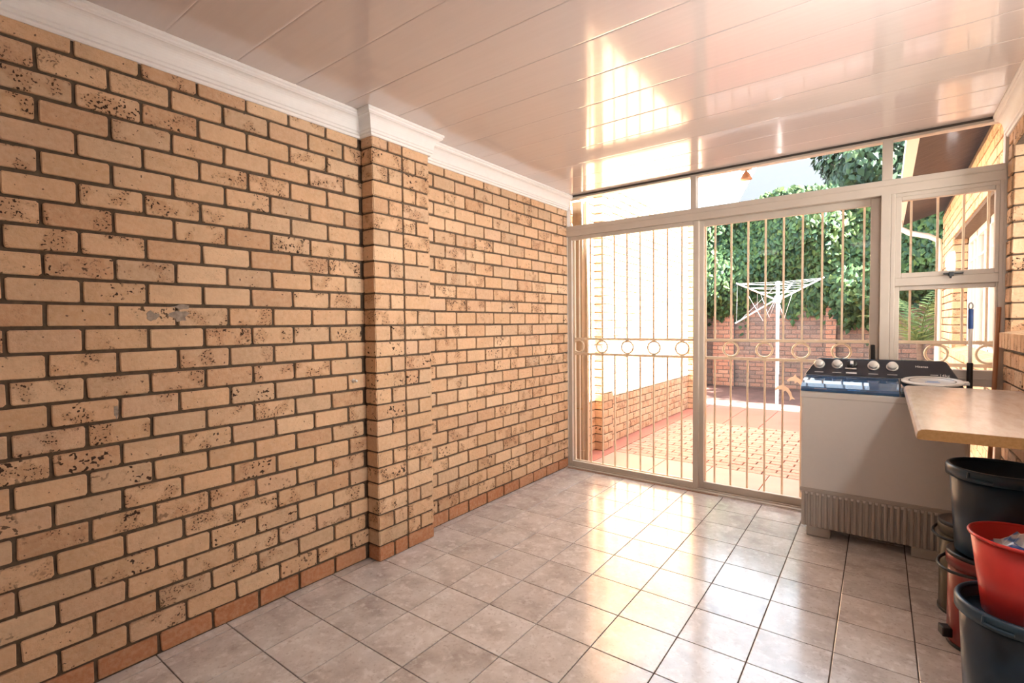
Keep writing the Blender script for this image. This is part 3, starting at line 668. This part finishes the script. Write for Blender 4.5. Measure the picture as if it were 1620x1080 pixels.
# unseen lamps: wall lamp placed from the worktop's shadow, ceiling ones added as fill
wlp = empty('wall_lamp', 'opal bulkhead lamp on the right brick wall', 'wall lamp', (XR-.012, -2.42, 1.98))
o = MB().lathe([(.12, 0), (.12, .02), (.11, .03)], 32).build('base', M['white'], wlp); o.rotation_euler = (0, -PI/2, 0)
o = MB().lathe([(.108, .028), (.105, .05), (.085, .075), (.05, .09), (0, .095)], 32).build('dome', M['lamp'], wlp); o.rotation_euler = (0, -PI/2, 0)
for i, (x, y) in enumerate(((.9, -5.0), (2.2, -5.0))):
    e = empty('ceiling_fill_lamp', ('added round fill lamp on the ceiling behind the camera, nearer the left wall', 'added round fill lamp on the ceiling behind the camera, nearer the right wall')[i], 'ceiling lamp', (x, y, H), group='added fill lamps')
    MB().lathe([(.17, 0), (.17, -.03), (.16, -.035)], 32).build('base', M['white'], e)
    MB().lathe([(.16, -.03), (.155, -.06), (.12, -.085), (0, -.095)], 32).build('dome', M['fillc'], e)

# ------------------------------------------------------------------ outside: patio, walls, house, garden
ZG = -.06
M['redslab'] = simple('red_polished_slab', (.42, .15, .105), .5, var=.12, nscale=3)
M['pinkslab'] = simple('pink_slab', (.48, .255, .19), .55, var=.1, nscale=4)
M['soil'] = simple('soil', (.10, .05, .04), .95, var=.45, nscale=6, bumpst=.6)
M['step'] = simple('white_kerb', (.85, .82, .78), .8, var=.05)
pf = MB().box(-.3, 3.1, .03, 4.95, -.16, ZG-.012).build('patio_floor', M['joint']); tag(pf, 'terracotta brick-paved patio outside the glass door', kind='structure')
def slab(x0, x1, y0, y1, mat, nm='slab'): return MB().box(x0, x1, y0, y1, ZG-.02, ZG).build(nm, mat, pf, bevel=.003)
xs = [.02, .62, 1.10, 1.62, 2.10, 2.62, 3.08]
for i in range(6): slab(xs[i]+.003, xs[i+1]-.003, .05, .98+.0*i, M['pinkslab'])
slab(-.3, .015, .05, 4.95, M['redslab'], 'border_slab')
for i in range(6): slab(xs[i]+.003, xs[i+1]-.003, 3.26, 4.93, M['redslab'], 'border_slab')
pw, pl = .110, .218; cnt = 0; pmesh = {}
for r in range(21):
    y = .99+pw*(r+.5); o0 = .02-(.5*pl if r % 2 else 0); k = 0
    while True:
        a, b = o0+k*pl, o0+(k+1)*pl; k += 1
        if a > 3.0: break
        a, b = max(a, .02), min(b, 3.08)
        if b-a < .03: continue
        L = round(b-a-.010, 3); key = (L,)
        if key not in pmesh:
            me = MB().box(-L/2, L/2, -pw/2+.005, pw/2-.005, -.02, 0).mesh('paver'); bm = bmesh.new(); bm.from_mesh(me); bmesh.ops.bevel(bm, geom=[e for e in bm.edges if all(v.co.z > -.01 for v in e.verts)], offset=.004, segments=1, affect='EDGES'); bm.to_mesh(me); bm.free()
            me.materials.append(M['paver']); pmesh[key] = me
        link('paver', pmesh[key], pf, ((a+b)/2, y, ZG+R.uniform(-.003, .002)), (R.uniform(-.008, .008), R.uniform(-.008, .008), R.uniform(-.01, .01)))
MB().box(-.4, 3.1, 4.95, 5.10, -.16, ZG+.035).build('kerb', M['step'], pf, bevel=.01)
gb = MB().box(-6, 9, 5.10, 8.1, -.2, ZG-.01).build('garden_bed', M['soil']); tag(gb, 'reddish soil bed in front of the ivy-covered garden wall', kind='structure')
gr = MB().box(-40, 40, -20, 60, -.4, -.2).build('ground', M['soil']); tag(gr, 'bare ground around the house', kind='structure')

# sunlit boundary wall on the left of the patio
XE = -.20; ZE0 = ZG-.0
we = MB().box(XE-.22, XE, .02, 4.62, -.2, 3.2).build('wall_patio_left', M['mortar_ext']); tag(we, 'sunlit cream face-brick patio wall seen through the left door panel', kind='structure')
brick_wall(we, '+X', XE, .03, 4.60, 34, z0=ZG, off=lambda r: .1+(.5*BL if r % 2 else 0), mat=M['brick'], want=lambda a, z: z < 1.10, limit=290, restlabel='cream sunlit bricks')
for py0, py1, nm in ((.93, 1.17, 'wall_patio_pier_near'), (4.33, 4.60, 'wall_patio_pier_far')):
    pp = MB().box(XE, XE+.11, py0, py1, -.2, 3.2).build(nm, M['mortar_ext']); tag(pp, 'cream brick pier on the patio wall, ' + ('nearest the glass door' if py0 < 2 else 'at its far end'), kind='structure')
    brick_wall(pp, '+X', XE+.11, py0, py1, 34, z0=ZG, off=lambda r: py0+(0 if r % 2 else .5*BL), mat=M['brick'])
    brick_wall(pp, '-Y', py0, XE+.005, XE+.118, 34, z0=ZG, bl=.24, off=lambda r: XE, mat=M['brick'])
M['timber'] = wood_mat('pale_timber', (.50, .38, .25), (.60, .47, .32), (12, 12, 1.5))
tp = empty('timber_post', 'pale timber post with gate bolt standing outside the left door panel', 'post', (-.075, .36, ZG))
lp(MB().box(-.055, .055, -.045, .045, .10, 2.72), 'shaft', M['timber'], tp, .004)
lp(MB().box(-.062, .062, -.052, .052, 0, .14), 'foot_block', M['timber'], tp, .004)
lp(MB().tube([(-.04, -.058, .58), (.06, -.058, .58)], .006, 8), 'bolt', simple('brass_bolt', (.45, .30, .10), .35, metal=.8), tp)
lp(MB().box(.07, .10, -.02, .02, 0.02, 2.72), 'edge_batten', M['timber'], tp, .003)
# lamp under the eave
ol = empty('eave_lamp', 'small bell-shaped outdoor lamp under the eave above the door', 'outdoor lamp', (1.565, .19, 2.56))
lp(MB().box(-.04, .04, -.02, .02, .075, .12), 'mount', M['alu'], ol, .004); lp(MB().tube([(0, 0, .055), (0, 0, .08)], .010, 10), 'neck', M['alu'], ol)
lp(MB().lathe([(.045, 0), (.042, .012), (.028, .042), (.014, .06), (0, .062)], 24), 'shade', simple('terracotta_shade', (.62, .33, .2), .5), ol)

# house wing on the right with window, eave, gutter and downpipe
XH = 3.12; hw = (.50, 3.55, 1.06, 2.34)
wh = MB().box(XH, XH+.24, .07, hw[0], -.2, 2.9).box(XH, XH+.24, hw[1], 4.75, -.2, 2.9).box(XH, XH+.24, hw[0], hw[1], -.2, hw[2]).box(XH, XH+.24, hw[0], hw[1], hw[3], 2.9).box(XH, 7, 4.70, 4.94, -.2, 2.9).build('wall_house', M['mortar'])
tag(wh, 'cream face-brick house wall beyond the side window', kind='structure')
brick_wall(wh, '-X', XH, .08, 4.92, 31, z0=ZG, off=lambda r: .1+(.5*BL if r % 2 else 0), holes=[hw], mat=M['brick'], want=lambda a, z: z > .55, limit=300, restlabel='cream house bricks')
for r in range(12, 26):
    me, L = brick_mesh(.125, CO-.011, .010, M['brick'], RB); o = link('brick', me, wh, (XH+.055, hw[1], ZG+(r+.5)*CO)); o.scale = (.125/L, 1, 1)
for k in range(40):
    a = hw[0]+.04+k*.083
    if a > hw[1]-.02: break
    if k == 0:
        sm = MB().prism([(-.06, -.03), (.17, .03), (.17, -.05), (-.06, -.09)], 'y', -.037, .037).mesh('brick'); sm.materials.append(M['brick'])
    link('brick', sm, wh, (XH+.02, a, hw[2]+.035))
wn = empty('window_3', 'white framed house window with glazing bars beyond the side window', kind='structure')
def hb(nm, y0, y1, z0, z1, x0=XH+.12, x1=XH+.175): return MB().box(x0, x1, y0, y1, z0, z1).build(nm, M['white'], wn, bevel=.004)
hb('frame', hw[0], hw[0]+.07, hw[2], hw[3]); hb('frame', hw[1]-.07, hw[1], hw[2], hw[3]); hb('frame', hw[0], hw[1], hw[3]-.07, hw[3]); hb('frame', hw[0], hw[1], hw[2], hw[2]+.07)
for yy in (1.25, 2.05, 2.85): hb('mullion', yy-.03, yy+.03, hw[2], hw[3])
hb('transom', hw[0], hw[1], 1.80, 1.86)
for yy in (.90, 1.65, 2.45, 3.2): hb('glazing_bar', yy-.010, yy+.010, hw[2], hw[3], XH+.13, XH+.16)
hb('glazing_bar', hw[0], hw[1], 2.06, 2.08, XH+.13, XH+.16)
MB().box(XH+.145, XH+.150, hw[0], hw[1], hw[2], hw[3]).build('pane', M['glass'], wn)
for i in range(9): MB().tube([(XH+.30+.02*(i % 2), hw[1]-.1-i*.035, hw[2]), (XH+.30+.02*(i % 2), hw[1]-.1-i*.035, hw[3])], .018, 8).build('curtain_fold', M['white'], wn)
dk = MB().box(XH+.9, XH+1.0, .1, 4.6, -.2, 2.9).build('wall_house_inner', M['plaster']); tag(dk, 'inner wall of the house behind its window', kind='structure')
M['eave'] = wood_mat('dark_eave', (.03, .022, .021), (.085, .065, .062), (3, 18, 3), .7)
ev = MB().prism([(2.68, 2.80), (6.5, 4.05), (6.5, 4.15), (2.68, 2.90)], 'y', .32, 5.1).build('roof_house', M['eave']); tag(ev, 'dark roof eave of the house beyond the side window', kind='structure')
gt = empty('gutter', 'white gutter and downpipe along the house eave', 'gutter', (2.64, 2.7, 2.80))
wpart(MB().prism([(2.60, 2.80), (2.60, 2.90), (2.607, 2.90), (2.607, 2.807), (2.672, 2.807), (2.672, 2.90), (2.679, 2.90), (2.679, 2.80)], 'y', .30, 5.1), 'channel', M['white'], gt)
wpart(MB().tube([(2.64, 4.70, 2.80), (2.64, 4.70, 2.70), (2.74, 4.68, 2.62), (2.95, 4.66, 2.55), (3.05, 4.66, 2.48), (3.06, 4.66, 2.30), (3.06, 4.66, -.05)], .036, 12), 'downpipe', M['white'], gt)

# rear garden wall, side wall, piers
gw = MB().box(-1.0, 6.0, 8.0, 8.25, -.2, 2.2).build('wall_garden', M['mortar_light']); tag(gw, 'weathered clinker brick garden wall under the ivy', kind='structure')
brick_wall(gw, '-Y', 8.0, -.98, 5.9, 22, z0=ZG, co=.092, bl=.235, off=lambda r: -.9+(.117 if r % 2 else 0), mat=M['clinker'], want=lambda a, z: -.4 < a < 3.1 and z < 1.9, limit=300, joint=.014, restlabel='clinker bricks')
sw = MB().box(-1.15, -.92, 4.9, 8.0, -.2, 2.0).build('wall_garden_side', M['mortar_light']); tag(sw, 'low side wall of red-brown brick at the left of the garden bed', kind='structure')
brick_wall(sw, '+X', -.92, 4.9, 7.98, 21, z0=ZG, co=.092, bl=.235, off=lambda r: 4.9+(.117 if r % 2 else 0), mat=M['clinker'], want=lambda a, z: True, limit=290, joint=.014)
for x0, x1, nm, w_ in ((-.74, -.28, 'wall_garden_pier_wide', 'wide red brick pier of the garden wall, left of the washing line'), (1.50, 1.68, 'wall_garden_pier_narrow', 'narrow red brick pier of the garden wall, right of the washing line')):
    pp = MB().box(x0, x1, 7.90, 8.02, -.2, 1.95).build(nm, M['mortar_light']); tag(pp, w_, kind='structure')
    brick_wall(pp, '-Y', 7.90, x0, x1, 21, z0=ZG, co=.092, bl=.235, off=lambda r: x0+(.117 if r % 2 else 0), mat=M['redbrick'], joint=.014)

# foliage
def leaves(name, pts, mat, label, cat, size=(.07, .12), seed=1, up=.3, parent=None, kind='stuff', wide=.8):
    rg = random.Random(seed); vs = []; fs = []
    for p, nrm in pts:
        s = rg.uniform(*size); d = Vector((nrm[0]+rg.uniform(-.7, .7), nrm[1]+rg.uniform(-.7, .7), nrm[2]+rg.uniform(-.5, .7))).normalized()
        t = Vector((rg.uniform(-.6, .6), rg.uniform(-.3, .3), -1+rg.uniform(-.2, .6))); t = (t-d*t.dot(d)).normalized(); b = d.cross(t)
        p = Vector(p); n = len(vs)
        vs += [tuple(p-t*s*.5), tuple(p+b*s*.5*wide-t*s*.05-d*s*.12), tuple(p+t*s*.6), tuple(p-b*s*.5*wide-t*s*.05-d*s*.12)]
        fs += [(n, n+1, n+2), (n, n+2, n+3)]
    me = bpy.data.meshes.new(name); me.from_pydata(vs, [], fs); me.update(); me.materials.append(mat)
    o = bpy.data.objects.new(name, me); COL.objects.link(o)
    if parent: o.parent = parent; tag(o, kind=kind)
    else: tag(o, label, cat, kind=kind)
    return o
M['ivy'] = leaf_mat('ivy_leaf', [(.022, .055, .022), (.05, .10, .03), (.016, .045, .028), (.075, .13, .03), (.03, .07, .035), (.10, .15, .04)])
M['tree'] = leaf_mat('tree_leaf', [(.016, .038, .024), (.03, .06, .03), (.05, .085, .03), (.018, .045, .032)])
M['palm'] = leaf_mat('palm_leaf', [(.10, .17, .07), (.17, .25, .09), (.25, .31, .12)])
M['bark'] = simple('bark', (.16, .11, .08), .95, var=.3, bumpst=.6)
ri = random.Random(3); pts = []
def hang(x): return 1.62+.22*math.sin(x*2.1+.6)+.14*math.sin(x*5.3)+.08*math.sin(x*13)
for i in range(13500):
    x = ri.uniform(-1.3, 3.9); z0 = hang(x)+ri.uniform(-.10, .05)-(.35 if ri.random() < .03 else 0); z = z0+(4.05+.15*math.sin(x*1.7)-z0)*ri.random()
    bulge = .35+.22*math.sin(x*2.7+z*1.3)+.18*math.sin(z*3.1-x*1.9)+ri.uniform(-.14, .14)
    pts.append(((x, 8.0-max(.02, bulge*min(1, (z-z0)*1.6+.1)), z), (0, -1, .15)))
leaves('ivy', pts, M['ivy'], 'thick green ivy hanging over the rear garden wall', 'ivy', (.09, .15), 4)
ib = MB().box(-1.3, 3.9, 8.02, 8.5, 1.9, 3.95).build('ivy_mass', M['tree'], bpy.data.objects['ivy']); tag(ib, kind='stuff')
def tree(label, c, rx, rz, zc, nleaf, seed, mat, trunk_r=.12, size=(.12, .2)):
    t = empty('tree', label, 'tree', (c[0], c[1], -.2)); rg = random.Random(seed); P = []
    for i in range(nleaf):
        d = Vector((rg.gauss(0, 1), rg.gauss(0, 1), rg.gauss(0, 1))).normalized(); q = .55+.45*rg.random()**.6
        lump = 1+.22*math.sin(d.x*5+seed)*math.sin(d.z*6+seed*2)
        P.append(((d.x*rx*q*lump, d.y*rx*q*lump, zc+.2+d.z*rz*q*lump), tuple(d)))
    leaves('foliage', P, mat, None, None, size, seed, parent=t)
    MB().tube([(0, 0, 0), (.05, .02, zc*.5), (.02, -.03, zc+.2)], [trunk_r, trunk_r*.8, trunk_r*.4], 10).build('trunk', M['bark'], t)
    for k in range(5):
        a = k*1.26+seed; MB().tube([(.03, 0, zc*.6), (rx*.4*math.cos(a), rx*.4*math.sin(a), zc), (rx*.75*math.cos(a), rx*.75*math.sin(a), zc+rz*.4)], [trunk_r*.5, trunk_r*.3, .015], 6).build('branch', M['bark'], t)
    return t
tree('dark leafy tree rising behind the right end of the ivy wall', (2.4, 10.2), 1.35, 1.25, 4.9, 5000, 12, M['tree'])
tree('leafy shrub tree beside the house wing, beyond the palm', (5.75, 6.7), 1.35, 2.0, 3.3, 7000, 21, M['ivy'])
tree('bushy green tree behind the garden wall, right of the dark tree', (6.2, 11.0), 1.3, 1.5, 4.4, 4000, 31, M['tree'])
# palm in front of the garden wall by the house
pm = empty('palm', 'feathery green palm growing beside the house corner', 'palm', (2.95, 6.4, ZG-.01)); rg = random.Random(9)
MB().tube([(0, 0, 0), (.03, 0, .6), (.0, .02, 1.10)], [.08, .065, .05], 10).build('trunk', M['bark'], pm)
for k in range(15):
    a = k*2.399; L = rg.uniform(1.2, 1.7); e0 = rg.uniform(.5, 1.4); rib = []; vs = []; fs = []
    for i in range(15):
        t = i/14; rad = L*(t*math.cos(e0)*.75+.30*t*t*math.sin(e0)); zz = 1.10+L*t*math.sin(e0)*1.15-.42*L*t*t
        rib.append(Vector((rad*math.cos(a), rad*math.sin(a), zz)))
    for i in range(1, 15):
        t = i/14; d = (rib[i]-rib[i-1]).normalized(); s = Vector((-math.sin(a), math.cos(a), 0))
        for sg in (-1, 1):
            for h_ in (0,):
                p = rib[i-1].lerp(rib[i], h_); q = p+(s*sg*.85+d*.75+Vector((0, 0, -.25))).normalized()*(.30*(1-t*.55)); n = len(vs)
                w = d*.010; vs += [tuple(p-w), tuple(p+w), tuple(q), tuple((p+q)/2+Vector((0, 0, .012))+w)]; fs += [(n, n+1, n+3, n+2)]
    mb = MB().add(vs, fs); mb.tube(rib, [.010*(1-.8*i/14) for i in range(15)], 5); o = mb.build('frond', M['palm'], pm, fix=False)
# rotary washing line
M['lineset'] = simple('white_enamel', (.82, .80, .82), .35, var=.02)
wl_ = empty('rotary_washing_line', 'white rotary washing line with drooping arms in the garden bed', 'washing line', (.945, 5.73, ZG-.01))
lp(MB().tube([(0, 0, 0), (0, 0, 2.17)], .027, 14), 'pole', M['lineset'], wl_)
lp(MB().lathe([(.03, 1.80), (.055, 1.82), (.055, 1.93), (.03, 1.95)], 20), 'hub', simple('hub_grey', (.5, .48, .52), .4), wl_)
lp(MB().lathe([(.03, 2.12), (.04, 2.13), (.04, 2.19), (0, 2.20)], 16), 'cap', simple('cap_grey', (.45, .45, .48), .4), wl_)
dirs = [((.68, .25), 2.24), ((-.66, -.15), 2.19), ((-.74, .15), 1.45), ((.10, .9), 2.20)]
tips = []
for (dx, dy), tz in dirs:
    s = Vector((dx*.05, dy*.05, 1.87)); t = Vector((dx, dy, tz)); tips.append((s, t))
    lp(MB().tube([s, t], .014, 8), 'arm', M['lineset'], wl_)
for k, t in enumerate((.45, .7, .97)):
    for i, j in ((0, 3), (3, 1), (1, 0), (2, 1)):
        a = tips[i][0].lerp(tips[i][1], t); b = tips[j][0].lerp(tips[j][1], t); sag = .02 if j != 2 and i != 2 else .10
        lp(MB().tube([a, a.lerp(b, .5)-Vector((0, 0, sag)), b], .0022, 5), 'cord', M['lineset'], wl_)
for k in range(4):
    a = tips[k][0].lerp(tips[k][1], .9); lp(MB().tube([a, Vector((0, 0, 2.15))], .0025, 5), 'stay', M['lineset'], wl_)
for k, (sx, dz) in enumerate(((.22, .5), (-.25, .45), (-.45, .55))):
    c = Vector((sx*.5, -.05, 1.82)); lp(MB().tube([Vector((sx*1.1, -.05, 2.0)), c-Vector((0, 0, dz*.6)), Vector((sx*.1, -.05, 1.85))], .0035, 5), 'cord', M['lineset'], wl_)
# neighbour's thatched roof far behind
M['thatch'] = wood_mat('grey_thatch', (.005, .008, .012), (.015, .020, .026), (2, 30, 30), .9)
nb = empty('neighbour_house', 'grey thatched roof of a neighbouring house beyond the ivy', 'building', (1.0, 16.5, -.2))
wpart(MB().prism([(13.4, 5.0), (17.5, 7.6), (21, 5.0), (21, 4.7), (17.5, 7.2), (13.4, 4.7)], 'x', -1.6, 7.5), 'roof', M['thatch'], nb)
wpart(MB().box(-1.2, 7.2, 14.2, 20.5, -.2, 5.0), 'wall', M['plaster'], nb)
